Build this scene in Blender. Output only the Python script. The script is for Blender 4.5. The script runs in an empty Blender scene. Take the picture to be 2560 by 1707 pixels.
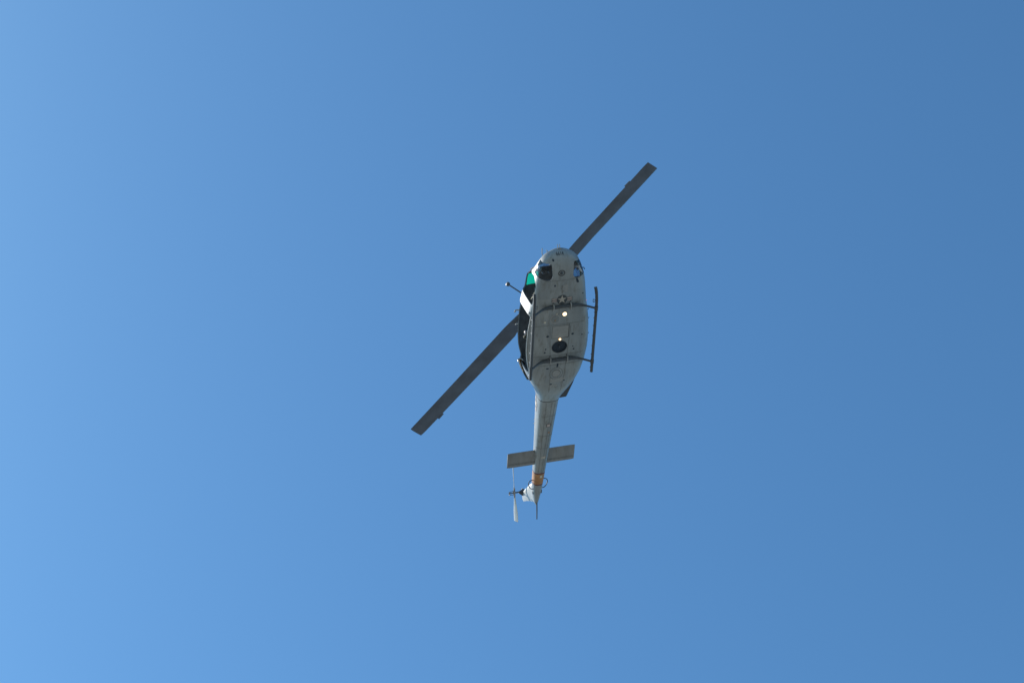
import bpy, bmesh, math, random
from mathutils import Vector, Matrix, Euler
from mathutils.bvhtree import BVHTree

random.seed(7)
R = math.radians
SC = bpy.context.scene
COL = SC.collection

# ------------------------------------------------------------------ camera
cam_d = bpy.data.cameras.new('camera')
cam = bpy.data.objects.new('camera', cam_d); COL.objects.link(cam)
cam_d.sensor_width = 36.0; cam_d.lens = 60.0
cam_d.clip_start = 0.1; cam_d.clip_end = 40000.0
cam.location = (0, 0, 1.7)
cam.rotation_euler = (R(90 + 55.0), 0, 0)          # looking up at 55 degrees along +Y
SC.camera = cam

# ------------------------------------------------------------------ sky, sun, exposure
SUN_EL, SUN_AZ = 41.0, -72.0                        # azimuth clockwise from +Y
world = bpy.data.worlds.new('World'); SC.world = world; world.use_nodes = True
wn = world.node_tree; wn.nodes.clear()
sky = wn.nodes.new('ShaderNodeTexSky'); sky.sky_type = 'NISHITA'; sky.sun_disc = False
sky.sun_elevation = R(SUN_EL); sky.sun_rotation = R(SUN_AZ)
sky.altitude = 0.0; sky.air_density = 1.0; sky.dust_density = 0.7; sky.ozone_density = 6.0
bg = wn.nodes.new('ShaderNodeBackground'); bg.inputs['Strength'].default_value = 0.12
wo = wn.nodes.new('ShaderNodeOutputWorld')
tint = wn.nodes.new('ShaderNodeVectorMath'); tint.operation = 'MULTIPLY'; tint.inputs[1].default_value = (0.58, 0.87, 0.895)
wn.links.new(sky.outputs[0], tint.inputs[0]); wn.links.new(tint.outputs[0], bg.inputs[0]); wn.links.new(bg.outputs[0], wo.inputs[0])

sun_d = bpy.data.lights.new('sun', 'SUN'); sun_d.energy = 4.0; sun_d.angle = R(0.53)
sun_d.color = (1.0, 0.95, 0.87)
sun = bpy.data.objects.new('sun', sun_d); COL.objects.link(sun)
sv = Vector((math.sin(R(SUN_AZ)) * math.cos(R(SUN_EL)), math.cos(R(SUN_AZ)) * math.cos(R(SUN_EL)), math.sin(R(SUN_EL))))
sun.rotation_euler = sv.to_track_quat('Z', 'Y').to_euler()
sun.location = (-60, 20, 60)

SC.view_settings.view_transform = 'Standard'
SC.view_settings.look = 'None'
SC.view_settings.gamma = 1.0
SC.view_settings.exposure = 0.8
SC.view_settings.use_curve_mapping = False
SC.render.engine = 'CYCLES'
SC.cycles.max_bounces = 10
SC.cycles.transparent_max_bounces = 16

# ------------------------------------------------------------------ materials
def new_mat(name):
    m = bpy.data.materials.new(name); m.use_nodes = True
    nt = m.node_tree
    return m, nt, nt.nodes['Principled BSDF']

def paint(name, col, rough=0.45, var=0.12, scale=3.0, metal=0.0, streak=0.0, bump=0.0, spec=0.5, dirt=0.0):
    m, nt, b = new_mat(name)
    L = nt.links.new
    tc = nt.nodes.new('ShaderNodeTexCoord')
    mp = nt.nodes.new('ShaderNodeMapping'); L(tc.outputs['Object'], mp.inputs['Vector'])
    mp.inputs['Scale'].default_value = (1.0 if streak == 0 else 0.35, 1.0, 1.0)
    nz = nt.nodes.new('ShaderNodeTexNoise'); L(mp.outputs[0], nz.inputs['Vector'])
    nz.inputs['Scale'].default_value = scale; nz.inputs['Detail'].default_value = 6; nz.inputs['Roughness'].default_value = 0.6
    cr = nt.nodes.new('ShaderNodeMapRange'); L(nz.outputs['Fac'], cr.inputs['Value'])
    cr.inputs['From Min'].default_value = 0.3; cr.inputs['From Max'].default_value = 0.7
    cr.inputs['To Min'].default_value = 1.0 - var; cr.inputs['To Max'].default_value = 1.0 + var
    mix = nt.nodes.new('ShaderNodeVectorMath'); mix.operation = 'SCALE'
    mix.inputs[0].default_value = col; L(cr.outputs[0], mix.inputs['Scale'])
    out = mix.outputs[0]
    if streak:
        bk = nt.nodes.new('ShaderNodeTexBrick'); L(tc.outputs['Object'], bk.inputs['Vector'])
        bk.inputs['Scale'].default_value = 1.0; bk.inputs['Mortar Size'].default_value = 0.0
        bk.inputs['Brick Width'].default_value = 0.83; bk.inputs['Row Height'].default_value = 0.47; bk.offset = 0.37
        bk.inputs['Color1'].default_value = (0.89, 0.91, 0.93, 1); bk.inputs['Color2'].default_value = (1.09, 1.07, 1.04, 1)
        mm = nt.nodes.new('ShaderNodeVectorMath'); mm.operation = 'MULTIPLY'; L(out, mm.inputs[0]); L(bk.outputs['Color'], mm.inputs[1]); out = mm.outputs[0]
    if dirt:
        n2 = nt.nodes.new('ShaderNodeTexNoise'); L(mp.outputs[0], n2.inputs['Vector'])
        n2.inputs['Scale'].default_value = 5.5; n2.inputs['Detail'].default_value = 8; n2.inputs['Roughness'].default_value = 0.7
        r2 = nt.nodes.new('ShaderNodeMapRange'); L(n2.outputs['Fac'], r2.inputs['Value'])
        r2.inputs['From Min'].default_value = 0.50; r2.inputs['From Max'].default_value = 0.70
        r2.inputs['To Min'].default_value = 0.0; r2.inputs['To Max'].default_value = dirt
        mx = nt.nodes.new('ShaderNodeMix'); mx.data_type = 'RGBA'
        L(r2.outputs[0], mx.inputs['Factor']); L(out, mx.inputs[6]); mx.inputs[7].default_value = (0.09, 0.075, 0.05, 1)
        out = mx.outputs[2]
    L(out, b.inputs['Base Color'])
    rr = nt.nodes.new('ShaderNodeMapRange'); L(nz.outputs['Fac'], rr.inputs['Value'])
    rr.inputs['To Min'].default_value = rough - 0.08; rr.inputs['To Max'].default_value = rough + 0.08
    L(rr.outputs[0], b.inputs['Roughness'])
    b.inputs['Metallic'].default_value = metal
    b.inputs['Specular IOR Level'].default_value = spec
    if bump:
        bp = nt.nodes.new('ShaderNodeBump'); bp.inputs['Strength'].default_value = bump; bp.inputs['Distance'].default_value = 0.02
        L(nz.outputs['Fac'], bp.inputs['Height']); L(bp.outputs[0], b.inputs['Normal'])
    return m

def glass(name, tint, translucent=None, gloss=0.06):
    m, nt, b = new_mat(name)
    nt.nodes.remove(b); L = nt.links.new
    out = nt.nodes['Material Output']
    tr = nt.nodes.new('ShaderNodeBsdfTransparent'); tr.inputs[0].default_value = (*tint, 1)
    gl = nt.nodes.new('ShaderNodeBsdfGlossy'); gl.inputs['Roughness'].default_value = gloss
    fr = nt.nodes.new('ShaderNodeFresnel')                  # thin sheet: the same reflectance from both faces
    ge = nt.nodes.new('ShaderNodeNewGeometry'); io = nt.nodes.new('ShaderNodeMapRange')
    io.inputs['To Min'].default_value = 1.45; io.inputs['To Max'].default_value = 1 / 1.45
    L(ge.outputs['Backfacing'], io.inputs['Value']); L(io.outputs[0], fr.inputs['IOR'])
    base = tr.outputs[0]
    if translucent:
        tl = nt.nodes.new('ShaderNodeBsdfTranslucent'); tl.inputs[0].default_value = (*translucent, 1)
        m0 = nt.nodes.new('ShaderNodeMixShader'); m0.inputs[0].default_value = 0.75
        L(base, m0.inputs[1]); L(tl.outputs[0], m0.inputs[2]); base = m0.outputs[0]
    mx = nt.nodes.new('ShaderNodeMixShader')
    L(fr.outputs[0], mx.inputs[0]); L(base, mx.inputs[1]); L(gl.outputs[0], mx.inputs[2])
    L(mx.outputs[0], out.inputs['Surface'])
    return m

def glow(name, col, strength):
    m, nt, b = new_mat(name)
    b.inputs['Base Color'].default_value = (*col, 1)
    b.inputs['Emission Color'].default_value = (*col, 1); b.inputs['Emission Strength'].default_value = strength
    return m

M = dict(
    grey=paint('grey_paint', (0.225, 0.245, 0.255), 0.42, 0.15, 2.2, streak=1, dirt=0.55, bump=0.05),
    panel=paint('panel_grey', (0.245, 0.25, 0.25), 0.5, 0.10, 3.0, dirt=0.25),
    palegrey=paint('pale_grey', (0.36, 0.37, 0.36), 0.4, 0.08, 4.0),
    elev=paint('elevator_grey', (0.19, 0.195, 0.20), 0.5, 0.14, 3.0, dirt=0.35, streak=1),
    dark=paint('interior_dark', (0.13, 0.15, 0.17), 0.8, 0.25, 5.0, spec=0.15),  # albedo raised in place of haze over the dark cabin
    black=paint('black_rubber', (0.045, 0.052, 0.062), 0.5, 0.2, 8.0),  # black lifted and blued in its colour, standing in for haze
    blade=paint('rotor_blade_black', (0.070, 0.090, 0.125), 0.48, 0.28, 1.3),  # bluish lift in the base colour replaces veiling haze
    tblade=paint('tail_blade_grey', (0.48, 0.49, 0.50), 0.4, 0.08, 3.0),
    metal=paint('worn_steel', (0.30, 0.30, 0.31), 0.35, 0.2, 10, metal=0.8),
    orange=paint('orange_band', (0.36, 0.165, 0.06), 0.5, 0.28, 4.0, dirt=0.6),
    maroon=paint('maroon_stripe', (0.10, 0.025, 0.03), 0.5, 0.1, 5.0),
    hole=paint('opening_black', (0.038, 0.052, 0.070), 0.8, 0.1, 8.0, spec=0.1),
    seam=paint('seam_sealant', (0.06, 0.062, 0.065), 0.8, 0.1, 8.0),
    faint=paint('faint_seam', (0.12, 0.125, 0.125), 0.8, 0.1, 8.0),
    navy=paint('marking_slate', (0.045, 0.055, 0.065), 0.6, 0.15, 8.0),
    star=paint('marking_pale', (0.38, 0.35, 0.31), 0.6, 0.12, 8.0),
    stripe=paint('marking_stripe', (0.40, 0.33, 0.31), 0.6, 0.12, 8.0),
    tan=paint('plain_tan', (0.24, 0.17, 0.10), 0.55, 0.2, 6.0),  # tan with random tone variation
    yellow=paint('pale_yellow', (0.50, 0.47, 0.38), 0.5, 0.1, 8.0),
    strap=paint('strap_webbing', (0.45, 0.42, 0.30), 0.7, 0.1, 12.0),
    suit=paint('flight_suit_green', (0.032, 0.036, 0.026), 0.9, 0.2, 14.0),
    helmet=paint('helmet_grey', (0.075, 0.075, 0.095), 0.45, 0.06, 6.0),
    skin=paint('skin', (0.42, 0.26, 0.19), 0.55, 0.06, 20.0),
    visor=paint('smoked_visor', (0.015, 0.015, 0.02), 0.08, 0.05, 6.0),
    boot=paint('boot_leather', (0.025, 0.022, 0.02), 0.5, 0.1, 12.0),
    clear=glass('clear_acrylic', (0.78, 0.80, 0.82)),
    smoke=glass('smoked_acrylic', (0.55, 0.60, 0.66)),
    green=glass('green_acrylic', (0.01, 0.42, 0.28), translucent=(0.004, 0.235, 0.155)),
    lamp=glow('lamp_warm', (1.0, 0.74, 0.42), 1.5),
    lamp2=glow('lamp_amber', (1.0, 0.66, 0.32), 1.8),
    red=glow('nav_red', (1.0, 0.05, 0.10), 1.0),
)

# ------------------------------------------------------------------ ground
def ground_mat():
    m, nt, b = new_mat('dry_grass_field')
    L = nt.links.new
    tc = nt.nodes.new('ShaderNodeTexCoord')
    n1 = nt.nodes.new('ShaderNodeTexNoise'); n1.inputs['Scale'].default_value = 0.03; n1.inputs['Detail'].default_value = 10
    n2 = nt.nodes.new('ShaderNodeTexNoise'); n2.inputs['Scale'].default_value = 2.0; n2.inputs['Detail'].default_value = 8
    L(tc.outputs['Object'], n1.inputs['Vector']); L(tc.outputs['Object'], n2.inputs['Vector'])
    r = nt.nodes.new('ShaderNodeValToRGB'); L(n1.outputs['Fac'], r.inputs['Fac'])
    r.color_ramp.elements[0].position = 0.35; r.color_ramp.elements[0].color = (0.145, 0.155, 0.135, 1)
    r.color_ramp.elements[1].position = 0.68; r.color_ramp.elements[1].color = (0.25, 0.255, 0.24, 1)
    mr = nt.nodes.new('ShaderNodeMapRange'); L(n2.outputs['Fac'], mr.inputs['Value'])
    mr.inputs['To Min'].default_value = 0.6; mr.inputs['To Max'].default_value = 1.4
    s = nt.nodes.new('ShaderNodeVectorMath'); s.operation = 'SCALE'; L(r.outputs[0], s.inputs[0]); L(mr.outputs[0], s.inputs['Scale'])
    L(s.outputs[0], b.inputs['Base Color']); b.inputs['Roughness'].default_value = 0.95
    bp = nt.nodes.new('ShaderNodeBump'); bp.inputs['Strength'].default_value = 0.4; bp.inputs['Distance'].default_value = 0.05
    L(n2.outputs['Fac'], bp.inputs['Height']); L(bp.outputs[0], b.inputs['Normal'])
    return m

def obj(name, bm, mat, parent=None, smooth=35, mats=None):
    me = bpy.data.meshes.new(name)
    bmesh.ops.recalc_face_normals(bm, faces=bm.faces)
    bm.to_mesh(me); bm.free()
    for mm in (mats or [mat]): me.materials.append(M[mm] if isinstance(mm, str) else mm)
    if smooth:
        for p in me.polygons: p.use_smooth = True
        me.set_sharp_from_angle(angle=R(smooth))
    o = bpy.data.objects.new(name, me); COL.objects.link(o)
    if parent: o.parent = parent
    return o

gb = bmesh.new()
N, S = 40, 12000.0
gv = [[gb.verts.new(((i / N * 2 - 1) ** 3 * S, (j / N * 2 - 1) ** 3 * S, 0)) for j in range(N + 1)] for i in range(N + 1)]
for i in range(N):
    for j in range(N): gb.faces.new((gv[i][j], gv[i + 1][j], gv[i + 1][j + 1], gv[i][j + 1]))
ground = obj('ground', gb, ground_mat(), smooth=0)
ground['kind'] = 'structure'; ground['label'] = 'dry grass field below the flying helicopter'

# ------------------------------------------------------------------ shape helpers (helicopter frame: x forward, y port, z up, metres)
def loft(rings, cap=True, close=True):
    bm = bmesh.new()
    vr = [[bm.verts.new(p) for p in r] for r in rings]
    n = len(vr[0])
    for a, b in zip(vr, vr[1:]):
        for i in range(n if close else n - 1):
            j = (i + 1) % n
            bm.faces.new((a[i], a[j], b[j], b[i]))
    if cap:
        bm.faces.new(vr[0]); bm.faces.new(list(reversed(vr[-1])))
    return bm

def tube(path, rad, seg=12, cap=True, flat=1.0):
    path = [Vector(p) for p in path]
    if not isinstance(rad, (list, tuple)): rad = [rad] * len(path)
    rings = []; up = None
    for i, p in enumerate(path):
        t = (path[min(i + 1, len(path) - 1)] - path[max(i - 1, 0)]).normalized()
        if up is None:
            up = Vector((0, 0, 1)) if abs(t.z) < 0.9 else Vector((1, 0, 0))
        u = (up - t * up.dot(t)).normalized(); v = t.cross(u); up = u
        rings.append([p + (u * math.cos(a) * flat + v * math.sin(a)) * rad[i] for a in [2 * math.pi * k / seg for k in range(seg)]])
    return loft(rings, cap)

def smooth_path(pts, n=6):
    pts = [Vector(p) for p in pts]; out = []
    for i in range(len(pts) - 1):
        p0, p1, p2, p3 = pts[max(i - 1, 0)], pts[i], pts[i + 1], pts[min(i + 2, len(pts) - 1)]
        for k in range(n):
            t = k / n
            out.append(0.5 * ((2 * p1) + (p2 - p0) * t + (2 * p0 - 5 * p1 + 4 * p2 - p3) * t * t + (3 * p1 - p0 - 3 * p2 + p3) * t ** 3))
    out.append(pts[-1]); return out

def box(lo, hi, bev=0.0, bm=None):
    bm = bm or bmesh.new()
    r = bmesh.ops.create_cube(bm, size=1)
    for v in r['verts']:
        v.co = Vector([lo[k] + (v.co[k] + 0.5) * (hi[k] - lo[k]) for k in range(3)])
    if bev:
        es = list({e for v in r['verts'] for e in v.link_edges})
        bmesh.ops.bevel(bm, geom=es, offset=bev, segments=2, profile=0.5, affect='EDGES')
    return bm

def dome(c, r, h, axis=(0, 0, -1), seg=20, rings=5):
    """round lens or dome bulging along axis"""
    ax = Vector(axis).normalized(); u = ax.orthogonal().normalized(); v = ax.cross(u); c = Vector(c)
    rr = []
    for k in range(rings):
        a = k / rings * math.pi / 2
        rr.append([c + (u * math.cos(t) + v * math.sin(t)) * r * math.cos(a) + ax * h * math.sin(a) for t in [2 * math.pi * i / seg for i in range(seg)]])
    bm = loft(rr, cap=False)
    top = bm.verts.new(c + ax * h)
    bm.verts.ensure_lookup_table()
    last = [bm.verts[(rings - 1) * seg + i] for i in range(seg)]
    for i in range(seg): bm.faces.new((last[i], last[(i + 1) % seg], top))
    return bm

def interp(tab, x):
    """monotone-ish smooth interpolation of a table of rows (x, a, b, ...), x descending"""
    n = len(tab)
    if x >= tab[0][0]: return tab[0][1:]
    if x <= tab[-1][0]: return tab[-1][1:]
    for i in range(n - 1):
        if tab[i][0] >= x >= tab[i + 1][0]: break
    x0, x1 = tab[i][0], tab[i + 1][0]; t = (x0 - x) / (x0 - x1); out = []
    for c in range(1, len(tab[0])):
        y0, y1 = tab[i][c], tab[i + 1][c]; d = (y1 - y0) / (x0 - x1)
        def slope(k):
            if k <= 0 or k >= n - 1: return (tab[min(k + 1, n - 1)][c] - tab[max(k - 1, 0)][c]) / (tab[max(k - 1, 0)][0] - tab[min(k + 1, n - 1)][0])
            a = (tab[k][c] - tab[k - 1][c]) / (tab[k - 1][0] - tab[k][0]); b = (tab[k + 1][c] - tab[k][c]) / (tab[k][0] - tab[k + 1][0])
            return 0 if a * b <= 0 else 2 * a * b / (a + b)
        m0, m1 = slope(i) * (x0 - x1), slope(i + 1) * (x0 - x1)
        h = (2 * t ** 3 - 3 * t * t + 1) * y0 + (t ** 3 - 2 * t * t + t) * m0 + (-2 * t ** 3 + 3 * t * t) * y1 + (t ** 3 - t * t) * m1
        out.append(h)
    return out

# x, half width, bottom z, top z, z of greatest width, exponent below, exponent above
HULL = [
    (4.13, 0.03, 0.53, 0.60, 0.56, 2.0, 2.0),
    (4.11, 0.16, 0.44, 0.68, 0.55, 2.1, 2.0),
    (4.03, 0.37, 0.31, 0.79, 0.54, 2.3, 2.1),
    (3.88, 0.58, 0.18, 0.89, 0.54, 2.6, 2.2),
    (3.65, 0.745, 0.08, 0.97, 0.54, 2.9, 2.4),
    (3.35, 0.865, 0.025, 1.06, 0.56, 3.3, 2.6),
    (3.00, 0.95, 0.0, 1.32, 0.60, 3.7, 2.8),
    (2.65, 1.01, 0.0, 1.62, 0.64, 4.0, 3.6),
    (2.35, 1.045, 0.0, 1.78, 0.66, 4.2, 5.0),
    (1.90, 1.10, 0.0, 1.81, 0.68, 4.4, 5.0),
    (1.20, 1.22, 0.0, 1.83, 0.68, 4.6, 5.0),
    (0.60, 1.275, 0.0, 1.84, 0.68, 4.8, 5.0),
    (0.00, 1.285, 0.0, 1.84, 0.68, 4.8, 5.0),
    (-0.60, 1.235, 0.0, 1.84, 0.70, 4.6, 5.0),
    (-1.20, 1.125, 0.01, 1.82, 0.72, 4.0, 4.6),
    (-1.60, 0.985, 0.05, 1.78, 0.76, 4.0, 4.0),
    (-2.00, 0.80, 0.13, 1.71, 0.82, 3.8, 3.3),
    (-2.40, 0.60, 0.27, 1.60, 0.88, 3.4, 2.9),
    (-2.70, 0.48, 0.41, 1.50, 0.93, 3.1, 2.7),
    (-2.86, 0.435, 0.47, 1.45, 0.96, 3.0, 2.6),
]
BOOM = [
    (-2.86, 0.43, 0.48, 1.44, 0.96, 3.0, 2.6),
    (-3.40, 0.405, 0.58, 1.47, 1.02, 3.0, 2.6),
    (-7.20, 0.23, 1.21, 1.72, 1.46, 2.9, 2.5),
    (-7.90, 0.20, 1.30, 1.80, 1.55, 2.6, 2.4),
    (-8.40, 0.145, 1.36, 1.80, 1.58, 2.1, 2.1),
    (-8.68, 0.085, 1.41, 1.72, 1.56, 2.0, 2.0),
    (-8.80, 0.03, 1.47, 1.62, 1.54, 2.0, 2.0),
]
def ring(x, tab, n=96, grow=0.0):
    hw, zb, zt, zc, nl, nu = interp(tab, x)
    hw += grow; zb -= grow; zt += grow
    out = []
    for k in range(n):
        a = 2 * math.pi * k / n
        c, s = math.cos(a), math.sin(a)
        e = nu if s >= 0 else nl
        y = hw * math.copysign(abs(c) ** (2 / e), c)
        z = zc + (zt - zc if s >= 0 else zc - zb) * math.copysign(abs(s) ** (2 / e), s)
        out.append(Vector((x, y, z)))
    return out
def y_at(x, z, tab=None):
    hw, zb, zt, zc, nl, nu = interp(tab or HULL, x)
    f, e = ((z - zc) / (zt - zc), nu) if z >= zc else ((zc - z) / (zc - zb), nl)
    return hw * max(0.0, 1 - min(1, abs(f)) ** e) ** (1 / e)
def xs(a, b, step):
    n = max(1, round((a - b) / step)); return [a + (b - a) * k / n for k in range(n + 1)]

hull_x = [4.13, 4.125, 4.11, 4.09, 4.06, 4.03, 3.98, 3.93] + xs(3.88, -2.86, 0.07)
hull = loft([ring(x, HULL) for x in hull_x])
bmesh.ops.recalc_face_normals(hull, faces=hull.faces)
hull_bvh = BVHTree.FromBMesh(hull)
boom_tmp = loft([ring(x, BOOM, 48) for x in xs(-2.862, -6.93, 0.09) + xs(-7.0, -7.58, 0.09) + xs(-7.64, -8.8, 0.09)])
bmesh.ops.recalc_face_normals(boom_tmp, faces=boom_tmp.faces)
boom_bvh = BVHTree.FromBMesh(boom_tmp)

def inside(p, poly):
    c = False
    for (x1, y1), (x2, y2) in zip(poly, poly[1:] + poly[:1]):
        if (y1 > p[1]) != (y2 > p[1]) and p[0] < (x2 - x1) * (p[1] - y1) / (y2 - y1) + x1: c = not c
    return c
def round_poly(poly, r, k=4):
    out = []; n = len(poly)
    for i in range(n):
        p = Vector(poly[i]); a = (Vector(poly[i - 1]) - p); b = (Vector(poly[(i + 1) % n]) - p)
        rr = min(r, a.length * 0.45, b.length * 0.45)
        a = p + a.normalized() * rr; b = p + b.normalized() * rr
        for t in [j / k for j in range(k + 1)]:
            q = a * (1 - t) ** 2 + p * 2 * t * (1 - t) + b * t * t; out.append((q.x, q.y))
    return out
def cut_out(bm, poly, axes, pred, keep=True, inset=0.0):
    """cut the outline through the shell along an axis; returns the cut-out skin as its own bmesh"""
    ia, ib = axes
    lo = [min(p[k] for p in poly) - 0.15 for k in (0, 1)]; hi = [max(p[k] for p in poly) + 0.15 for k in (0, 1)]
    def near():
        fs = []
        for f in bm.faces:
            c = f.calc_center_median()
            if lo[0] < c[ia] < hi[0] and lo[1] < c[ib] < hi[1] and pred(c): fs.append(f)
        return fs
    for p, q in zip(poly, poly[1:] + poly[:1]):
        dx, dy = q[0] - p[0], q[1] - p[1]
        co, no = Vector((0, 0, 0)), Vector((0, 0, 0)); co[ia], co[ib] = p; no[ia], no[ib] = dy, -dx
        if no.length < 1e-6: continue
        no.normalize()
        mid = ((p[0] + q[0]) / 2, (p[1] + q[1]) / 2); rad = math.hypot(dx, dy) / 2 + 0.12
        fs = [f for f in near() if math.hypot(f.calc_center_median()[ia] - mid[0], f.calc_center_median()[ib] - mid[1]) < rad]
        geom = list({v for f in fs for v in f.verts}) + list({e for f in fs for e in f.edges}) + fs
        if fs: bmesh.ops.bisect_plane(bm, geom=geom, dist=1e-5, plane_co=co, plane_no=no)
    hit = [f for f in near() if inside((f.calc_center_median()[ia], f.calc_center_median()[ib]), poly)]
    nb = bmesh.new()
    if keep:
        vm = {}
        for f in hit:
            vs = []
            for v in f.verts:
                if v not in vm: vm[v] = nb.verts.new(v.co - v.normal * inset)
                vs.append(vm[v])
            try: nb.faces.new(vs)
            except ValueError: pass
    bmesh.ops.delete(bm, geom=hit, context='FACES')
    return nb

def drape(poly, bvh, way=(0, 0, 1), lift=0.004, fine=0.045):
    """a flat outline laid on the skin: way = direction the outline is pressed along"""
    w = Vector(way); bm = bmesh.new()
    if abs(w.z) > 0.5: to3 = lambda p: Vector((p[0], p[1], -3 * w.z))
    else: to3 = lambda p: Vector((p[0], -3 * w.y, p[1]))
    polys = poly if isinstance(poly[0][0], (tuple, list)) else [poly]
    for pl in polys:
        vs = [bm.verts.new(to3(p)) for p in pl]
        bm.faces.new(vs)
    bmesh.ops.triangulate(bm, faces=bm.faces)
    for _ in range(7):
        es = [e for e in bm.edges if e.calc_length() > fine]
        if not es: break
        bmesh.ops.subdivide_edges(bm, edges=es, cuts=1, use_grid_fill=False)
        bmesh.ops.triangulate(bm, faces=bm.faces)
    for v in bm.verts:
        h = bvh.ray_cast(v.co, w)
        if not h[0]: h = bvh.find_nearest(v.co + w * (3 + 0.3))
        if h[0]:
            n = h[1] if h[1].dot(w) < 0 else -h[1]
            v.co = h[0] + n * (lift + 0.001)
    return bm
def circle(cx, cy, rx, ry=None, n=28):
    ry = ry or rx
    return [(cx + rx * math.cos(2 * math.pi * k / n), cy + ry * math.sin(2 * math.pi * k / n)) for k in range(n)]
def frame_quads(poly, w):
    """outline of a panel as a chain of quads, w wide"""
    c = Vector((sum(p[0] for p in poly) / len(poly), sum(p[1] for p in poly) / len(poly)))
    inn = []
    for p in poly:
        d = Vector(p) - c; inn.append(tuple(c + d * (1 - w / d.length)))
    n = len(poly)
    return [[poly[i], poly[(i + 1) % n], inn[(i + 1) % n], inn[i]] for i in range(n)]

# ------------------------------------------------------------------ the helicopter
HELI = Matrix.Translation((1.781, 37.540, 54.957)) @ Euler((R(16.632), R(-1.976), R(-87.723)), 'XYZ').to_matrix().to_4x4()
heli = bpy.data.objects.new('helicopter', None); COL.objects.link(heli)
heli.matrix_world = HELI; heli.empty_display_size = 1.0
heli['label'] = 'grey twin-engine military helicopter in flight against the blue sky, seen from below'
heli['category'] = 'helicopter'

stbd_hi = lambda c: c.y < -0.35
port_hi = lambda c: c.y > 0.35
low = lambda c: c.z < 0.62
top = lambda c: c.z > 1.0

# openings ---------------------------------------------------------
cargo = round_poly([(1.42, 0.21), (1.36, 1.70), (-1.32, 1.66), (-1.18, 0.24)], 0.12)
crew = round_poly([(1.86, 0.26), (1.80, 1.70), (2.42, 1.66), (2.94, 1.10), (3.0, 0.52), (2.72, 0.24)], 0.10)
cut_out(hull, cargo, (0, 2), stbd_hi, keep=False)
cut_out(hull, crew, (0, 2), stbd_hi, keep=False)
pcrew = round_poly([(1.95, 0.85), (1.92, 1.58), (2.36, 1.56), (2.84, 1.08), (2.86, 0.85)], 0.08)
pcargo1 = round_poly([(0.95, 0.95), (0.93, 1.55), (0.25, 1.55), (0.25, 0.95)], 0.10)
pcargo2 = round_poly([(0.05, 0.95), (0.05, 1.55), (-0.65, 1.55), (-0.65, 0.95)], 0.10)
pw = [cut_out(hull, p, (0, 2), port_hi, inset=0.008) for p in (pcrew, pcargo1, pcargo2)]
chin = round_poly([(3.74, 0.44), (3.66, 0.95), (3.12, 0.98), (3.02, 0.60), (3.06, 0.47), (3.16, 0.40)], 0.06)
nf = [f for f in hull.faces if f.calc_center_median().x > 2.8]
bmesh.ops.bisect_plane(hull, geom=list({v for f in nf for v in f.verts}) + list({e for f in nf for e in f.edges}) + nf, dist=1e-5, plane_co=(0, 0, 0.62), plane_no=(0, 0, 1))
chin_s = cut_out(hull, [(a, -b) for a, b in chin], (0, 1), low, inset=0.008)
chin_p = cut_out(hull, chin, (0, 1), low, inset=0.008)
ws = round_poly([(3.28, 0.05), (2.56, 0.05), (2.56, 0.82), (2.68, 0.86), (3.16, 0.70)], 0.07)
ws_p = cut_out(hull, ws, (0, 1), lambda c: c.z > 0.85, inset=0.008)
ws_s = cut_out(hull, [(a, -b) for a, b in ws], (0, 1), lambda c: c.z > 0.85, inset=0.008)
sl = round_poly([(2.44, 0.38), (2.40, 0.85), (1.84, 0.88), (1.84, 0.38)], 0.06)
sl_p = cut_out(hull, sl, (0, 1), lambda c: c.z > 1.4, inset=0.006)
sl_s = cut_out(hull, [(a, -b) for a, b in sl], (0, 1), lambda c: c.z > 1.4, inset=0.006)
well = circle(0.0, 0.03, 0.265, 0.30, 32)
cut_out(hull, well, (0, 1), lambda c: c.z < 0.2, keep=False)

# lining: the same skin 45 mm further in, with its rim, cabin only
hull.normal_update()
lin = bmesh.new(); vm, rm = {}, {}
for f in hull.faces:
    c = f.calc_center_median()
    if c.x > -1.55 and c.x < 4.0:
        vs = []
        for v in f.verts:
            if v not in vm: vm[v] = lin.verts.new(v.co - v.normal * 0.045)
            vs.append(vm[v])
        lin.faces.new(vs)
for e in hull.edges:
    if len(e.link_faces) == 1 and all(v in vm for v in e.verts):
        a, b = e.verts
        for v in (a, b):
            if v not in rm: rm[v] = lin.verts.new(v.co - v.normal * 0.002)
        try: lin.faces.new((rm[a], rm[b], vm[b], vm[a]))
        except ValueError: pass
fus = obj('fuselage', hull, 'grey', heli, smooth=40)
obj('cabin_lining', lin, 'dark', fus, smooth=40)
for b in pw: obj('side_window', b, 'smoke', fus)
for b in (chin_s, chin_p): obj('chin_window', b, 'smoke', fus)
for b in (ws_s, ws_p): obj('windshield', b, 'clear', fus)
for b in (sl_s, sl_p): obj('roof_window', b, 'green', fus)

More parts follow.
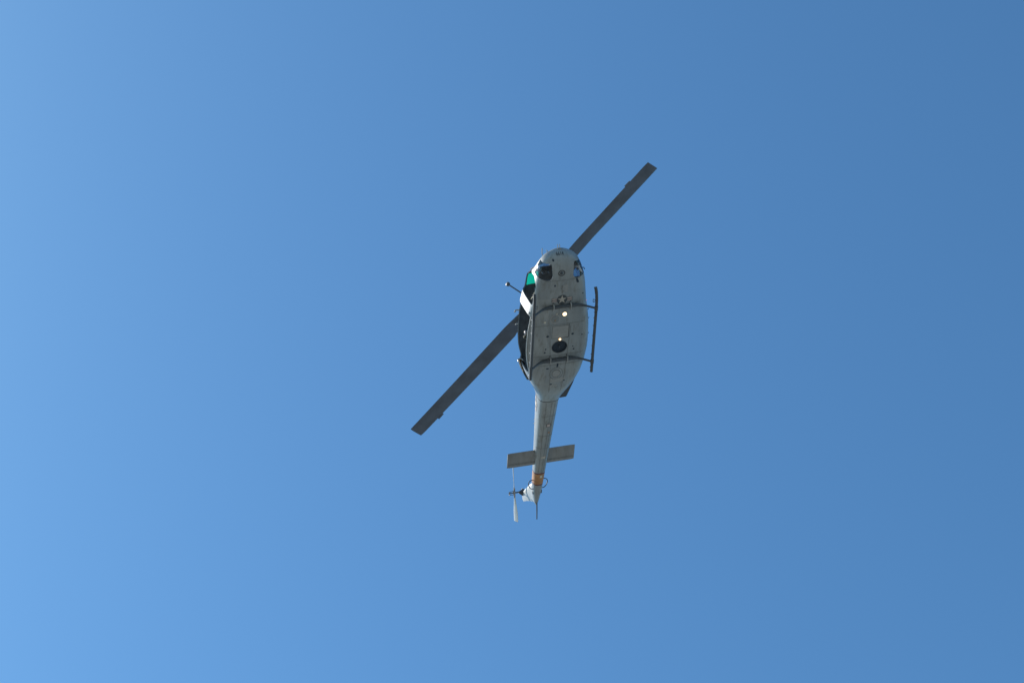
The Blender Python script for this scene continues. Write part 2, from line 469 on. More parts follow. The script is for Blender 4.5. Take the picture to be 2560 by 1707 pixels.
# cabin inside -----------------------------------------------------
def plan_plate(x0, x1, z0, z1, gap, step=0.15):
    X = xs(x0, x1, step)
    rings = []
    for x in X:
        w = max(0.05, min(y_at(x, z0), y_at(x, z1)) - gap)
        rings.append([(x, -w, z0), (x, w, z0), (x, w, z1), (x, -w, z1)])
    return loft(rings)
obj('cabin_floor', plan_plate(3.0, -1.5, 0.10, 0.16, 0.06), 'dark', fus, smooth=0)
bh = loft([[Vector((x, p.y * 0.955, 0.05 + (p.z) * 0.96)) for p in ring(-1.42, HULL, 48)] for x in (-1.42, -1.47)])
obj('rear_bulkhead', bh, 'dark', fus, smooth=0)
obj('instrument_panel', box((2.98, -0.62, 0.62), (3.10, 0.62, 1.02), 0.03), 'dark', fus)
obj('centre_console', box((2.05, -0.14, 0.16), (3.02, 0.14, 0.62), 0.03), 'dark', fus)
for y in (-0.55, 0.55):
    s = obj('pilot_seat', box((1.72, y - 0.25, 0.36), (2.22, y + 0.25, 0.50), 0.05), 'dark', fus)
    bk = box((0, 0, 0), (0.1, 0.5, 0.78), 0.04)
    bmesh.ops.transform(bk, matrix=Matrix.Translation((1.66, y - 0.25, 0.46)) @ Matrix.Rotation(R(-12), 4, 'Y'), verts=bk.verts)
    obj('seat_back', bk, 'dark', fus)
    for dy in (-0.12, 0.12):
        pd = box((3.22, y + dy - 0.045, 0.26), (3.25, y + dy + 0.045, 0.40), 0.008)
        obj('rudder_pedal', pd, 'metal', fus)
bench = box((-1.38, -0.95, 0.44), (-0.92, 0.95, 0.50), 0.02)
for y in (-0.9, -0.3, 0.3, 0.9):
    box((-0.96, y - 0.015, 0.16), (-0.93, y + 0.015, 0.45), 0, bench)
obj('bench_seat', bench, 'dark', fus)
gs = box((-0.16, -1.14, 0.42), (0.30, -0.70, 0.50), 0.03)
for gx in (-0.12, 0.24):
    for gy in (-1.08, -0.76): box((gx - 0.015, gy - 0.015, 0.16), (gx + 0.015, gy + 0.015, 0.43), 0, gs)
obj('gunner_seat', gs, 'dark', fus)
# small sunlit things by the open doors
obj('grab_strap', tube(smooth_path([(2.20, -1.0, 0.30), (2.10, -1.03, 0.42), (1.98, -1.04, 0.50)]), 0.016, 8), 'strap', fus)
obj('tie_down_strap', tube([(-0.36, -1.20, 0.24), (-0.50, -1.03, 0.42)], 0.016, 8), 'strap', fus)
obj('tie_down_strap', tube([(-0.30, -1.18, 0.30), (-0.46, -1.04, 0.42)], 0.012, 8), 'strap', fus)
obj('buckle', box((-0.66, -1.02, 0.60), (-0.56, -0.96, 0.70), 0.01), 'tan', fus)
obj('door_latch', dome((1.50, -y_at(1.50, 0.30) + 0.01, 0.30), 0.05, 0.06, (0, -1, 0.1)), 'palegrey', fus)
hk_ = obj('roof_hook', tube(smooth_path([(0.74, -1.06, 1.74), (0.74, -1.16, 1.77), (0.74, -1.24, 1.74), (0.72, -1.27, 1.68)]), [0.03] * 12 + [0.035] * 7, 10), 'palegrey', fus)
obj('roof_hook', tube(smooth_path([(0.12, -1.08, 1.74), (0.12, -1.18, 1.75), (0.12, -1.21, 1.69)]), 0.022, 8), 'palegrey', fus)
# lower door rail along the sill
obj('door_rail', tube([(x, -y_at(x, 0.17) - 0.012, 0.17) for x in xs(1.40, -1.2, 0.1)], 0.012, 6), 'grey', fus)
obj('roof_gutter', tube([(x, -y_at(x, 1.72) - 0.006, 1.72) for x in xs(2.30, -1.3, 0.1)], 0.014, 6), 'palegrey', fus)
for x in (1.25, 0.85, 0.15, -0.45, -0.95):
    obj('door_handle', tube([(x, y_at(x, 0.42), 0.42), (x + 0.02, y_at(x, 0.42) + 0.05, 0.42), (x + 0.06, y_at(x, 0.42) + 0.05, 0.42)], 0.012, 6), 'black', fus)

# belly --------------------------------------------------------------
wl = bmesh.new()
n = len(well)
a_ = [wl.verts.new((x, y, 0.001)) for x, y in well]; b_ = [wl.verts.new((x * 0.97, 0.03 + (y - 0.03) * 0.97, 0.085)) for x, y in well]
for i in range(n): wl.faces.new((a_[i], a_[(i + 1) % n], b_[(i + 1) % n], b_[i]))
wl.faces.new(b_)
obj('hook_well', wl, 'hole', fus)
wellin = circle(0, 0.03, 0.285, 0.32, 32)
obj('well_rim', drape(frame_quads(wellin, 0.02), hull_bvh, lift=0.005), 'faint', fus, smooth=0)
hk = tube(smooth_path([(0.02, 0.03, 0.08), (0.02, 0.03, 0.03), (0.05, 0.03, -0.005), (0.0, 0.03, -0.02), (-0.04, 0.03, 0.0)]), 0.02, 8)
obj('cargo_hook', hk, 'black', fus)

def dec(name, poly, mat, lift=0.004, way=(0, 0, 1), bvh=None, parent=None):
    return obj(name, drape(poly, bvh or hull_bvh, way, lift), mat, parent or fus, smooth=60)
hatch = [(0.40, -0.31), (0.40, 0.37), (0.96, 0.37), (0.96, -0.31)]
dec('access_hatch', [(0.42, -0.29), (0.42, 0.35), (0.94, 0.35), (0.94, -0.29)], 'panel', 0.006)
dec('hatch_seam', frame_quads(hatch, 0.022), 'faint', 0.003)
dec('hatch_seam', [[(0.40, 0.355), (0.40, 0.38), (1.0, 0.38), (1.0, 0.355)], [(0.40, 0.12), (0.385, 0.37), (0.41, 0.37), (0.415, 0.12)]], 'seam', 0.0055)
octo = [(-1.23 + 0.17 * math.cos(R(22.5 + 45 * k)), -0.03 + 0.17 * math.sin(R(22.5 + 45 * k))) for k in range(8)]
dec('inspection_cover', octo, 'panel', 0.006)
dec('cover_seam', frame_quads([( -1.23 + (p[0] + 1.23) * 1.1, -0.03 + (p[1] + 0.03) * 1.1) for p in octo], 0.02), 'seam', 0.003)
dec('doubler_ring', frame_quads(circle(-1.23, -0.03, 0.28, 0.27), 0.02), 'faint', 0.003)
dec('antenna_plate', circle(1.27, -0.20, 0.21, 0.20), 'seam' if False else 'panel', 0.004)
obj('antenna_dome', dome((1.27, -0.20, 0.0), 0.17, 0.035), paint('dome_slate', (0.17, 0.185, 0.19), 0.4, 0.08, 4), fus)
obj('drain_cap', dome((1.24, -0.22, -0.036), 0.035, 0.02), 'tan', fus)
obj('marker_lamp', dome((1.18, -0.61, 0.012), 0.05, 0.03), 'yellow', fus)
obj('marker_lamp', dome((1.50, -0.16, 0.0), 0.028, 0.03), 'yellow', fus)
# long panel joints on the belly
for y in (-0.40, 0.44):
    dec('belly_seam', [(0.98, y - 0.008), (0.98, y + 0.008), (-2.2, y * 0.55 + 0.008), (-2.2, y * 0.55 - 0.008)], 'faint', 0.003)
for x in (3.0, 1.02, -0.36, -0.80, -1.95):
    w = y_at(x, 0.08) - 0.05
    dec('belly_seam', [(x - 0.008, -w), (x + 0.008, -w), (x + 0.008, w), (x - 0.008, w)], 'faint', 0.003)
dec('belly_seam', [(2.75, -0.012), (2.75, 0.004), (2.36, 0.004), (2.36, -0.012)], 'faint', 0.003)
for x, y, rx, ry in ((0.53, -0.47, .045, .055), (0.52, 0.53, .045, .055), (-0.04, -0.52, .03, .03), (-0.19, -0.55, .035, .04), (-0.05, 0.57, .025, .025),
                     (-0.18, 0.61, .035, .035), (2.77, -0.30, .05, .035), (0.42, 0.92, .03, .03), (-0.95, -0.40, .03, .06), (-1.75, -0.20, .03, .05), (-1.62, 0.32, .03, .04), (3.86, -0.36, .045, .04), (2.25, 0.85, .03, .03)):
    dec('drain_hole', circle(x, y, rx, ry, 14), 'hole')
dec('drain_slot', round_poly([(-0.76, -0.03), (-0.76, 0.04), (-0.93, 0.03), (-0.93, -0.04)], 0.03), 'hole')
dec('vent_slot', round_poly([(3.04, 0.50), (3.01, 0.58), (2.80, 0.66), (2.79, 0.56)], 0.02), 'hole')
dec('camera_ring', frame_quads(circle(3.33, -0.06, 0.135, 0.14), 0.04), 'seam')
obj('camera_ball', dome((3.33, -0.06, 0.018), 0.065, 0.05), 'black', fus)
obj('blade_antenna', box((2.55, -0.02, -0.09), (2.75, 0.005, 0.02), 0.008), 'panel', fus)
obj('blade_antenna', box((2.42, 0.02, -0.05), (2.50, 0.06, 0.01), 0.008), 'panel', fus)
for x, y, w, l in ((-1.55, 0.05, .30, .10), (-1.85, -0.1, .16, .08), (2.60, 0.10, .12, .16)):
    dec('repair_patch', round_poly([(x - l, y - w), (x - l, y + w), (x + l, y + w), (x + l, y - w)], 0.03), 'panel', 0.003)

# lit lamps
obj('landing_light', dome((1.47, 0.15, -0.012), 0.085, 0.05), 'lamp', fus)
obj('light_bezel', tube([(1.47, 0.15, 0.01), (1.47, 0.15, -0.02)], 0.105, 24), 'metal', fus)
obj('anti_collision_light', dome((0.345, 0.03, -0.006), 0.042, 0.05), 'lamp2', fus)
nl = obj('navigation_light', dome((1.54, y_at(1.54, 0.62) + 0.02, 0.62), 0.04, 0.05, (0, 1, 0)), 'red', fus)
obj('light_mount', tube([(1.54, y_at(1.54, 0.62) - 0.02, 0.62), (1.54, y_at(1.54, 0.62) + 0.025, 0.62)], 0.05, 12), 'black', fus)

# marking on the belly: disc, star, bars
rx, ry, rr = 2.12, 0.01, 0.205
dec('insignia_disc', circle(rx, ry, rr, rr, 36), 'navy', 0.003)
st = [(rx + (rr * 0.93 if k % 2 == 0 else rr * 0.36) * math.cos(R(36 * k)), ry + (rr * 0.93 if k % 2 == 0 else rr * 0.36) * math.sin(R(36 * k))) for k in range(10)]
dec('insignia_star', [[(rx, ry), st[k], st[(k + 1) % 10]] for k in range(10)], 'star', 0.006)
for s in (-1, 1):
    y0, y1 = ry + s * rr * 0.98, ry + s * 0.41
    dec('insignia_bar', [(rx - 0.085, y0), (rx - 0.085, y1), (rx + 0.085, y1), (rx + 0.085, y0)], 'navy', 0.003)
    for xa, xb in ((-0.068, -0.018), (0.018, 0.068)):
        dec('insignia_stripe', [(rx + xa, y0 + s * 0.01), (rx + xa, y1 - s * 0.018), (rx + xb, y1 - s * 0.018), (rx + xb, y0 + s * 0.01)], 'stripe', 0.006)
# the number under the nose
fc = bpy.data.curves.new('number_text', 'FONT'); fc.body = '6614'; fc.size = 0.185; fc.align_x = 'CENTER'; fc.align_y = 'CENTER'; fc.offset = 0.004
fo = bpy.data.objects.new('number_text', fc); COL.objects.link(fo)
me = fo.to_mesh(); nb = bmesh.new(); nb.from_mesh(me); fo.to_mesh_clear(); bpy.data.objects.remove(fo)
bmesh.ops.triangulate(nb, faces=nb.faces)
for _ in range(2):
    bmesh.ops.subdivide_edges(nb, edges=[e for e in nb.edges if e.calc_length() > 0.03], cuts=1); bmesh.ops.triangulate(nb, faces=nb.faces)
for v in nb.verts:                                        # letters read from below, tops towards the nose tip
    px, py = v.co.y * 1.15, v.co.x * 0.80
    d = Vector((-0.58, 0, 0.815)); o_ = Vector((4.09, py - 0.07, 0.29)) + Vector((0.815, 0, 0.58)) * px
    h = hull_bvh.ray_cast(o_ - d, d); base = o_
    v.co = (h[0] - d * 0.006) if h[0] else base
obj('serial_number', nb, 'navy', fus, smooth=0)

# nose fittings
for y in (-0.05, 0.03):
    obj('nose_probe', tube([(4.08, y, 0.64), (4.22, y, 0.70), (4.26, y, 0.71)], 0.014, 8), 'palegrey', fus)
obj('nose_probe_base', box((4.08, -0.08, 0.52), (4.135, 0.06, 0.60), 0.01), 'tan', fus)
obj('pitot_tube', tube([(3.70, -0.56, 0.84), (3.80, -0.57, 0.92), (4.02, -0.57, 0.92)], 0.017, 8), 'palegrey', fus)
obj('temperature_probe', dome((3.92, -0.40, 0.80), 0.025, 0.07, (0.5, -0.4, 0.7)), 'palegrey', fus)
obj('windshield_wiper', tube([(3.22, -0.30, 1.14), (2.85, -0.62, 1.42), (2.62, -0.75, 1.60)], 0.022, 6), 'black', fus)
obj('windshield_wiper', tube([(3.22, 0.30, 1.14), (2.85, 0.62, 1.42), (2.62, 0.75, 1.60)], 0.022, 6), 'black', fus)
obj('door_mirror_bracket', tube([(2.98, 0.93, 0.75), (3.0, 1.06, 0.72), (2.95, 1.08, 0.66)], 0.02, 8), 'black', fus)

# panels behind the doors -------------------------------------------
sp = bmesh.new()      # dark flap standing off the port side behind the door
pts = [(-1.45, 1.00), (-2.00, 1.13), (-2.55, 0.98), (-3.14, 0.76)]
rings = []
for x, y in pts:
    t = (-1.45 - x) / 1.67
    rings.append([(x, y + 0.06 - 0.02 * t, 0.92 + .1 * t), (x, y + 0.10, 1.06), (x, y + 0.05 - 0.16 * t, 1.36), (x, y - 0.02 - 0.20 * t, 1.34), (x, y - 0.34 * t, 1.0)])
obj('engine_side_panel', loft(rings), 'black', heli, smooth=30)
# starboard trough-like outlet
tro = bmesh.new(); A = []
for k, (x, y, z, r) in enumerate([(-1.18, -1.08, 1.12, 0.13), (-1.5, -0.97, 1.14, 0.14), (-1.85, -0.83, 1.15, 0.12), (-2.2, -0.69, 1.15, 0.07)]):
    row = []
    for j in range(9):
        a = R(-20 + 215 * j / 8)
        row.append((x, y - r * 0.75 * math.cos(a) - 0.05, z + r * math.sin(a)))
    A.append(row)
outer = loft(A, cap=False, close=False)
bmesh.ops.solidify(outer, geom=list(outer.faces), thickness=0.02)
duct = obj('oil_cooler_outlet', outer, 'palegrey', heli, smooth=40)
obj('outlet_lip', tube([(-1.18, -1.08 - 0.1 * math.cos(R(-20 + 215 * j / 8)) - 0.05, 1.12 + 0.13 * math.sin(R(-20 + 215 * j / 8))) for j in range(9)], 0.022, 8), 'palegrey', duct)
inn = loft([[(x, y + 0.03 + (p[1] - y) * 0.86, z + (p[2] - z) * 0.86) for p in row] for row, (x, y, z) in zip(A, [(-1.18, -1.08, 1.12), (-1.5, -0.97, 1.14), (-1.85, -0.83, 1.15), (-2.2, -0.69, 1.15)])], cap=False, close=False)
obj('outlet_inside', inn, 'tan', duct)

# engine cowling, exhausts, mast ---------------------------------------
COWL = [(1.15, 0.10, 1.72, 1.90, 1.76, 2.2, 2.2), (0.95, 0.38, 1.70, 2.12, 1.78, 2.4, 2.4), (0.5, 0.55, 1.70, 2.42, 1.80, 2.6, 2.8), (0.0, 0.62, 1.70, 2.55, 1.82, 2.8, 3.0),
        (-0.9, 0.70, 1.68, 2.56, 1.85, 2.8, 3.2), (-1.7, 0.66, 1.60, 2.45, 1.85, 2.8, 3.0), (-2.3, 0.50, 1.50, 2.15, 1.75, 2.6, 2.6), (-2.8, 0.30, 1.40, 1.75, 1.58, 2.4, 2.4), (-3.2, 0.12, 1.36, 1.52, 1.45, 2.2, 2.2)]
cowl = obj('engine_cowling', loft([ring(x, COWL, 40) for x in xs(1.15, -3.2, 0.12)]), 'grey', heli)
for s in (-1, 1):
    ex = tube(smooth_path([(-1.75, s * 0.26, 2.35), (-2.0, s * 0.30, 2.52), (-2.25, s * 0.36, 2.66)]), [0.17] * 6 + [0.175] * 7, 18, cap=False)
    bmesh.ops.solidify(ex, geom=list(ex.faces), thickness=0.015)
    obj('exhaust_stack', ex, 'black', cowl)
    obj('air_intake', box((-0.55, s * 0.69 - 0.06, 2.0), (0.15, s * 0.69 + 0.03, 2.35), 0.04), 'dark', cowl)

# tail boom --------------------------------------------------------
def boom_piece(name, x0, x1, mat, parent, grow=0.0):
    return obj(name, loft([ring(x, BOOM, 48, grow) for x in xs(x0, x1, 0.09)]), mat, parent, smooth=40)
boom = boom_piece('tail_boom', -2.862, -6.93, 'grey', heli)
boom_piece('boom_joint', -2.84, -2.90, 'seam', boom, 0.006)
boom_piece('maroon_stripe', -6.93, -7.0, 'maroon', boom, 0.002)
boom_piece('orange_band', -7.0, -7.58, 'orange', boom, 0.002)
boom_piece('maroon_stripe', -7.58, -7.64, 'maroon', boom, 0.002)
boom_piece('tail_cone', -7.64, -8.8, 'grey', boom)
def bdec(name, poly, mat, lift=0.004, way=(0, 0, 1)): return dec(name, poly, mat, lift + 0.002, way, boom_bvh, boom)
bdec('boom_window_frame', [(-4.12, -0.045), (-4.12, 0.135), (-4.30, 0.135), (-4.30, -0.045)], 'seam', 0.003)
bdec('boom_window', [(-4.14, -0.02), (-4.14, 0.11), (-4.28, 0.11), (-4.28, -0.02)], 'stripe', 0.006)
bdec('boom_placard', circle(-4.62, 0.11, 0.05, 0.035, 12), 'orange', 0.004)
bdec('boom_window', [(-5.96, -0.06), (-5.96, 0.12), (-6.09, 0.10), (-6.09, -0.07)], 'star', 0.006)
bdec('boom_window', [(-7.06, -0.01), (-7.06, 0.09), (-7.20, 0.09), (-7.20, -0.01)], 'yellow', 0.006)
for y in (-0.17, 0.06, 0.20):
    bdec('boom_seam', [(-2.95, y - 0.006), (-2.95, y + 0.006), (-6.9, y * 0.55 + 0.005), (-6.9, y * 0.55 - 0.005)], 'faint', 0.003)
for x in (-3.7, -4.8, -5.5):
    bdec('boom_seam', [(x - 0.006, -0.3), (x + 0.006, -0.3), (x + 0.006, 0.3), (x - 0.006, 0.3)], 'faint', 0.003)
sx, sz, sr = -3.30, 1.10, 0.20
bdec('insignia_disc', circle(sx, sz, sr, sr, 28), 'navy', 0.003, (0, 1, 0))
ss = [(sx + (sr * 0.95 if k % 2 == 0 else sr * 0.38) * math.sin(R(36 * k)), sz + (sr * 0.95 if k % 2 == 0 else sr * 0.38) * math.cos(R(36 * k))) for k in range(10)]
bdec('insignia_star', [[(sx, sz), ss[k], ss[(k + 1) % 10]] for k in range(10)], 'star', 0.006, (0, 1, 0))
for s in (-1, 1):
    x0, x1 = sx + s * sr, sx + s * 0.38
    bdec('insignia_bar', [(x0, sz - 0.08), (x1, sz - 0.08), (x1, sz + 0.08), (x0, sz + 0.08)], 'navy', 0.003, (0, 1, 0))
    bdec('insignia_stripe', [(x0, sz - 0.05), (x1 - s * 0.02, sz - 0.05), (x1 - s * 0.02, sz + 0.05), (x0, sz + 0.05)], 'stripe', 0.006, (0, 1, 0))
for s in (-1, 1):
    lp = [(-7.42, s * 0.17, 1.42), (-7.43, s * 0.30, 1.42), (-7.50, s * 0.385, 1.42), (-7.62, s * 0.41, 1.42), (-7.78, s * 0.36, 1.42), (-7.88, s * 0.27, 1.42), (-7.89, s * 0.14, 1.42)]
    obj('loop_antenna', tube(smooth_path(lp), 0.018, 8), 'black', boom)
    obj('loop_clamp', tube([lp[3], ((lp[3][0] + lp[4][0]) / 2, s * 0.387, 1.42)], 0.024, 8), 'metal', boom)
    obj('tail_position_light', box((-8.22, s * 0.16 - 0.03, 1.46), (-8.05, s * 0.16 + 0.06, 1.58), 0.02), 'black', boom)
obj('tail_skid', tube([(-8.60, 0, 1.42), (-9.0, 0, 1.34), (-9.42, 0, 1.28)], [0.028, 0.026, 0.022], 10), 'black', boom)
for x in (-4.35, -4.55): obj('boom_fitting', dome((x, -y_at(x, 1.42, BOOM) - 0.0, 1.42), 0.03, 0.05, (0, -1, 0.5)), 'palegrey', boom)

# elevators ----------------------------------------------------------
def airfoil(c, t, n=10):
    f = lambda u: 5 * t * (0.2969 * math.sqrt(u) - 0.126 * u - 0.3516 * u * u + 0.2843 * u ** 3 - 0.1015 * u ** 4)
    us = [(1 - math.cos(math.pi * k / n)) / 2 for k in range(n + 1)]
    return [(-u * c, f(u) * c) for u in us] + [(-u * c, -f(u) * c) for u in reversed(us[1:-1])]
for s in (-1, 1):
    rings = []
    for k in range(9):
        u = k / 8; y = s * (0.14 + 1.29 * u); c = 0.78 - (0.02 if k < 8 else 0.05); x0 = -5.75 - (0.012 if k == 8 else 0)
        rings.append([(x0 + px, y, 1.245 + pz - 0.02 * (px / c)) for px, pz in airfoil(c, 0.11 if k < 8 else 0.05)])
    el = obj('elevator', loft(rings), 'elev', heli)
    for u in (0.72,):
        w = 0.004
        obj('elevator_seam', box((-5.77 - 0.78 * u - w, s * 0.78 - 0.62, 1.245 - 0.046 + 0.015 * u), (-5.77 - 0.78 * u + w, s * 0.78 + 0.62, 1.245 - 0.030 + 0.015 * u)), 'faint', el, smooth=0)
    obj('elevator_horn', tube([(-6.1, s * 0.12, 1.28), (-6.1, s * 0.30, 1.255)], 0.06, 12), 'grey', el)

# fin, tail rotor ------------------------------------------------------
def fin_ring(z, xl, xt, th, y=0.0):
    c = xl - xt
    return [(xl + px, y + py, z + (-px / c) * 0.0) for px, py in airfoil(c, th / c)]
rings = [fin_ring(1.50, -7.62, -8.72, 0.18, -0.01), fin_ring(1.75, -7.78, -8.86, 0.19, -0.02), fin_ring(2.2, -8.22, -9.16, 0.18, -0.03), fin_ring(2.6, -8.72, -9.46, 0.15, -0.045), fin_ring(2.95, -9.17, -9.76, 0.11, -0.055), fin_ring(3.08, -9.36, -9.76, 0.05, -0.06)]
fin = obj('tail_fin', loft(rings), 'palegrey', heli)
obj('tail_gearbox', tube([(-9.33, -0.03, 3.04), (-9.32, -0.11, 3.03), (-9.29, -0.19, 3.015), (-9.27, -0.27, 3.005)], [0.15, 0.14, 0.09, 0.045], 14), 'black', fin)
obj('gearbox_bolt', dome((-9.20, -0.08, 3.10), 0.03, 0.05, (0.2, -0.5, 0.8)), 'palegrey', fin)
HUB = Vector((-9.25, -0.47, 3.0))
tr = obj('tail_rotor', tube([HUB + Vector((0, 0.22, 0)), HUB, HUB + Vector((0, -0.06, 0))], [0.030, 0.032, 0.06], 12), 'black', heli)
dv = Vector((-0.956, 0, -0.294)).normalized()
for s in (-1, 1):
    rings = []; e = dv * s; ch = Vector((0, 1, 0)).cross(e)
    for k in range(12):
        u = k / 11; r = 0.10 + 1.20 * u
        c = 0.06 + 0.23 * min(1, u * 1.5)
        th = R(23 - 4 * u)
        cd = ch * math.cos(th) + Vector((0, -1, 0)) * math.sin(th); nd = e.cross(cd)
        rings.append([HUB + e * r + cd * (px + c * 0.4) + nd * pz for px, pz in airfoil(c, 0.13 if u > 0.2 else 0.3)])
    obj('tail_rotor_blade', loft(rings), 'tblade', tr)
    obj('blade_grip', tube([HUB - e * 0.02, HUB + e * 0.22], [0.045, 0.035], 10), 'metal', tr)
    obj('pitch_link', tube([HUB + Vector((0, -0.24, 0)) + e * 0.06, HUB + e * 0.12 + ch * 0.08], 0.012, 6), 'black', tr)
obj('pitch_crosshead', tube([HUB + Vector((0, -0.06, 0)), HUB + Vector((0, -0.26, 0))], 0.022, 8), 'black', tr)
for a in (0, 1, 2): obj('crosshead_arm', tube([HUB + Vector((0.09 * math.cos(a * 2.1), -0.20 - 0.02 * a, 0.09 * math.sin(a * 2.1))), HUB + Vector((0, -0.22, 0))], 0.016, 6), 'black', tr)

# main rotor ---------------------------------------------------------
PSI = 0.7012; ZH = 3.322
mr = obj('main_rotor', tube([(0, 0, 2.4), (0, 0, 2.9), (0, 0, 3.2), (0, 0, 3.42)], [0.09, 0.075, 0.07, 0.08], 16), 'metal', heli)
ev = Vector((math.cos(PSI), math.sin(PSI), 0))
yk = tube([Vector((0, 0, ZH)) - ev * 0.75, Vector((0, 0, ZH)), Vector((0, 0, ZH)) + ev * 0.75], [0.13, 0.17, 0.13], 14, flat=0.55)
obj('rotor_yoke', yk, 'black', mr)
for s in (-1, 1):
    e = ev * s; ch = Vector((0, 0, 1)).cross(e); rings = []
    for k in range(25):
        u = k / 24; r = 0.75 + (7.40 - 0.75) * u
        c = 0.30 + 0.29 * min(1, u * 9) if u < 0.12 else 0.59
        if k == 24: c = 0.57
        th = R(13 - 9 * u)
        cd = ch * math.cos(th) + Vector((0, 0, 1)) * math.sin(th); nd = e.cross(cd)
        base = Vector((0, 0, ZH + r * 0.030 * (0.6 + 0.4 * u))) + e * r
        rings.append([base + cd * (px + c * 0.27 + (0.59 - c) * 0.1) + nd * pz for px, pz in airfoil(c, 0.12)])
    bl = obj('main_rotor_blade', loft(rings), 'blade', mr)
    r = 6.05; c0 = Vector((0, 0, ZH + r * 0.028)) + e * r
    tb = box((0, 0, 0), (1, 1, 1))
    for v in tb.verts:
        u_, w_, z_ = v.co
        v.co = c0 + e * (u_ * 0.30) + ch * (-0.42 - 0.07 * w_) + Vector((0, 0, 0.010 * z_ - 0.005 - 0.05))
    obj('trim_tab', tb, 'blade', bl, smooth=0)
    obj('blade_grip', tube([Vector((0, 0, ZH)) + e * 0.55, Vector((0, 0, ZH + 0.03)) + e * 1.15], [0.12, 0.10], 12, flat=0.6), 'black', mr)
    bar = Vector((math.cos(PSI - math.pi / 2), math.sin(PSI - math.pi / 2), 0)) * s
    hz = Vector((0, 0, ZH + 0.20))
    obj('stabilizer_bar', tube([hz + bar * 0.05, hz + bar * 1.30], 0.028, 8), 'black', mr)
    obj('bar_weight', tube([hz + bar * 1.24, hz + bar * 1.28, hz + bar * 1.36, hz + bar * 1.38], [0.04, 0.085, 0.085, 0.05], 12), 'black', mr)

# landing gear -------------------------------------------------------
for s in (-1, 1):
    path = smooth_path([(-1.02, s * 1.23, -0.47), (-0.4, s * 1.23, -0.47), (1.0, s * 1.23, -0.47), (2.0, s * 1.23, -0.465), (2.35, s * 1.22, -0.44), (2.58, s * 1.205, -0.38), (2.70, s * 1.195, -0.30)], 5)
    sk = obj('skid', tube(path, [0.056] * (len(path) - 8) + [0.060] * 8, 14), 'black', heli)
    obj('skid_shoe', tube([(1.7, s * 1.23, -0.495), (-0.5, s * 1.23, -0.495)], 0.047, 10), 'black', sk)
    for x in (1.85, -0.55):
        obj('skid_clamp', tube([(x - 0.09, s * 1.23, -0.47), (x + 0.09, s * 1.23, -0.47)], 0.068, 14), 'black', sk)
    for x in (-0.85, -0.25, 0.15, 0.6, 1.05, 1.4, 1.65, 2.3):
        obj('skid_bolt', dome((x, s * 1.23 - 0.035, -0.425), 0.024, 0.035, (0, -0.8, 0.6), 10, 3), 'metal', sk)
    obj('ground_wheel_lug', tube(smooth_path([(2.20, s * 1.18, -0.46), (2.24, s * 1.10, -0.44), (2.12, s * 1.10, -0.44), (2.16, s * 1.18, -0.46)]), 0.012, 6), 'black', sk)
for x in (1.85, -0.55):
    pts = [(x, -1.23, -0.47), (x, -1.13, -0.40), (x, -0.98, -0.275), (x, -0.80, -0.15), (x, -0.62, -0.085), (x, -0.40, -0.07), (x, 0, -0.07), (x, 0.40, -0.07), (x, 0.62, -0.085), (x, 0.80, -0.15), (x, 0.98, -0.275), (x, 1.13, -0.40), (x, 1.23, -0.47)]
    pp = smooth_path(pts, 4)
    rad = [0.040 + 0.032 * max(0.0, min(1.0, (0.95 - abs(p.y)) / 0.45)) for p in pp]
    ct = obj('cross_tube', tube(pp, rad, 14), 'black', heli)
    for y in (-0.33, 0.35):
        obj('tube_saddle', box((x - 0.13, y - 0.022, -0.148), (x + 0.13, y + 0.022, -0.001), 0.012), 'panel', ct)
        for dx in (-0.16, 0.16):
            obj('saddle_bolt', dome((x + dx, y, -0.002), 0.022, 0.02, seg=10, rings=3), 'seam', ct)

# nose a little shorter than drawn above
for o in heli.children_recursive:
    if o.type == 'MESH':
        for v in o.data.vertices:
            if v.co.x > 2.6: v.co.x = 2.6 + (v.co.x - 2.6) * 0.91

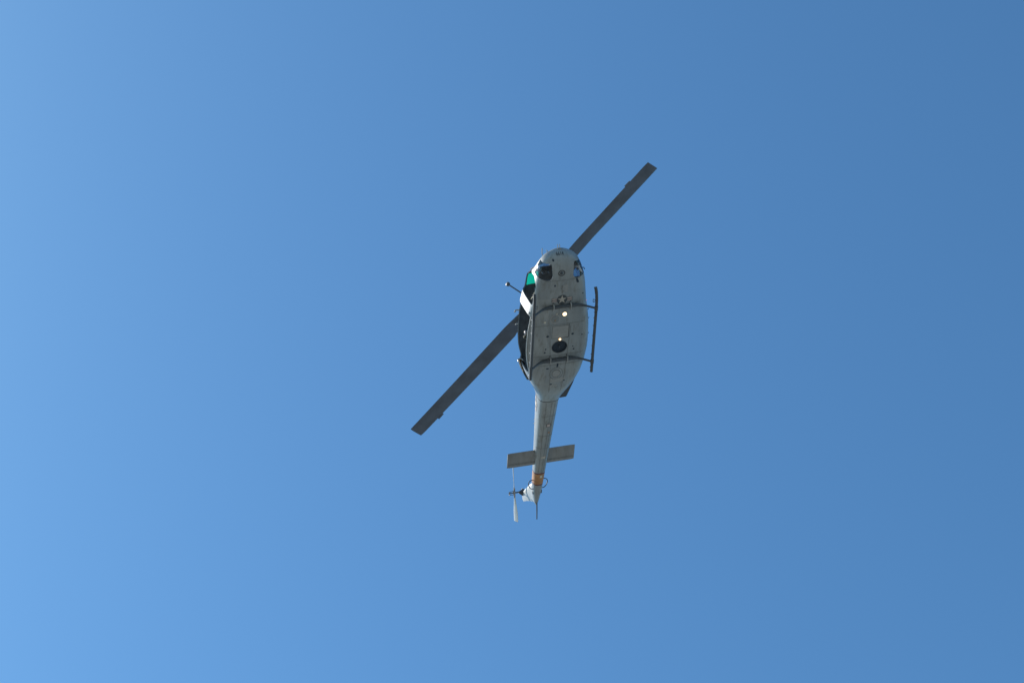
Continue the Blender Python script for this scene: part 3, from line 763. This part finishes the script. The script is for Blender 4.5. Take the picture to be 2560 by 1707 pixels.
# ------------------------------------------------------------------ crew: seated figures, one skin each
def crew_member(name_label, at, turn, reach, gaze=0.0):
    root_m = HELI @ Matrix.Translation(at) @ Matrix.Rotation(turn, 4, 'Z')
    V, Ed, Rd = [], [], []
    def add(p, r, link=None):
        V.append(p); Rd.append(r)
        if link is not None: Ed.append((link, len(V) - 1))
        return len(V) - 1
    pel = add((0, 0, 0.09), 0.150)
    w = add((-0.02, 0, 0.24), 0.140, pel); ch = add((-0.05, 0, 0.42), 0.165, w); nk = add((-0.05, 0, 0.57), 0.065, ch)
    nk2 = add((-0.035, 0, 0.62), 0.06, nk); hd = add((-0.02, 0, 0.72), 0.095, nk2); add((-0.02, 0, 0.80), 0.08, hd)
    for s in (-1, 1):
        sh = add((-0.05, s * 0.19, 0.50), 0.072, ch)
        el = add((0.08, s * 0.25, 0.27), 0.052, sh); wr = add((reach, s * 0.17, 0.26), 0.034, el)
        pm = add((reach + 0.07, s * 0.16, 0.26), 0.036, wr)
        for i, (dy, ln) in enumerate(((-0.028, 0.065), (-0.009, 0.078), (0.010, 0.074), (0.028, 0.055))):
            k1 = add((reach + 0.12, s * 0.16 + dy, 0.262), 0.010, pm); k2 = add((reach + 0.12 + ln * 0.5, s * 0.16 + dy, 0.25), 0.009, k1)
            add((reach + 0.115 + ln * 0.7, s * 0.16 + dy, 0.225), 0.008, k2)
        t1 = add((reach + 0.085, s * 0.16 - s * 0.045, 0.25), 0.011, pm); add((reach + 0.13, s * 0.16 - s * 0.055, 0.235), 0.009, t1)
        hip = add((0.04, s * 0.10, 0.09), 0.105, pel); kn = add((0.46, s * 0.14, 0.14), 0.066, hip)
        an = add((0.74 if reach > 0.3 else 0.58, s * 0.12, -0.22), 0.045, kn); hl = add((0.76 if reach > 0.3 else 0.57, s * 0.12, -0.29), 0.048, an)
        add((0.97 if reach > 0.3 else 0.78, s * 0.12, -0.27), 0.042, hl)
    me = bpy.data.meshes.new('person'); me.from_pydata(V, Ed, [])
    o = bpy.data.objects.new('person', me); COL.objects.link(o); o.matrix_world = root_m
    mod = o.modifiers.new('skin', 'SKIN'); sub = o.modifiers.new('subdivision', 'SUBSURF'); sub.levels = 1; sub.render_levels = 2
    if not me.skin_vertices: 
        bm = bmesh.new(); bm.from_mesh(me); bm.verts.layers.skin.verify(); bm.to_mesh(me); bm.free()
    for i, sv_ in enumerate(me.skin_vertices[0].data):
        sv_.radius = (Rd[i], Rd[i]); sv_.use_root = (i == 0)
    mod.use_smooth_shade = True
    me.materials.append(M['suit'])
    o['label'] = name_label; o['category'] = 'person'; o['group'] = 'crew aboard the helicopter'
    def part(nm, bm, mat):
        p = obj(nm, bm, mat, o); return p
    hm = dome((-0.03, 0, 0.725), 0.135, 0.15, (0, 0, 1), 20, 6); part('helmet', hm, 'helmet')
    hs = tube([(-0.03, 0, 0.635), (-0.03, 0, 0.68), (-0.03, 0, 0.728)], [0.115, 0.13, 0.135], 20); part('helmet_shell', hs, 'helmet')
    fb = dome((0.045, 0, 0.675), 0.075, 0.055, (1, 0, -0.05), 16, 4); part('face', fb, 'skin')
    part('nose', dome((0.095, 0, 0.685), 0.016, 0.024, (1, 0, -0.3), 8, 3), 'skin')
    vs = dome((0.04, 0, 0.745), 0.098, 0.075, (1, 0, 0.1), 16, 4); part('visor', vs, 'visor')
    for s in (-1, 1):
        b = 0.76 if reach > 0.3 else 0.58
        part('boot', tube([(b - 0.03, s * 0.12, -0.14), (b - 0.01, s * 0.12, -0.27), (b + 0.08, s * 0.12, -0.295), (b + 0.22, s * 0.12, -0.295)], [0.062, 0.062, 0.058, 0.048], 12), 'boot')
    return o
crew_member('helmeted pilot in green flight suit seated beside the open starboard crew door', (1.93, -0.55, 0.50), 0.0, 0.46)
crew_member('helmeted pilot in green flight suit seated behind the port chin window', (1.93, 0.55, 0.50), 0.0, 0.46)
crew_member('helmeted crew member in green flight suit sitting inside the open cargo door', (-0.02, -0.84, 0.58), 0.0, 0.22)
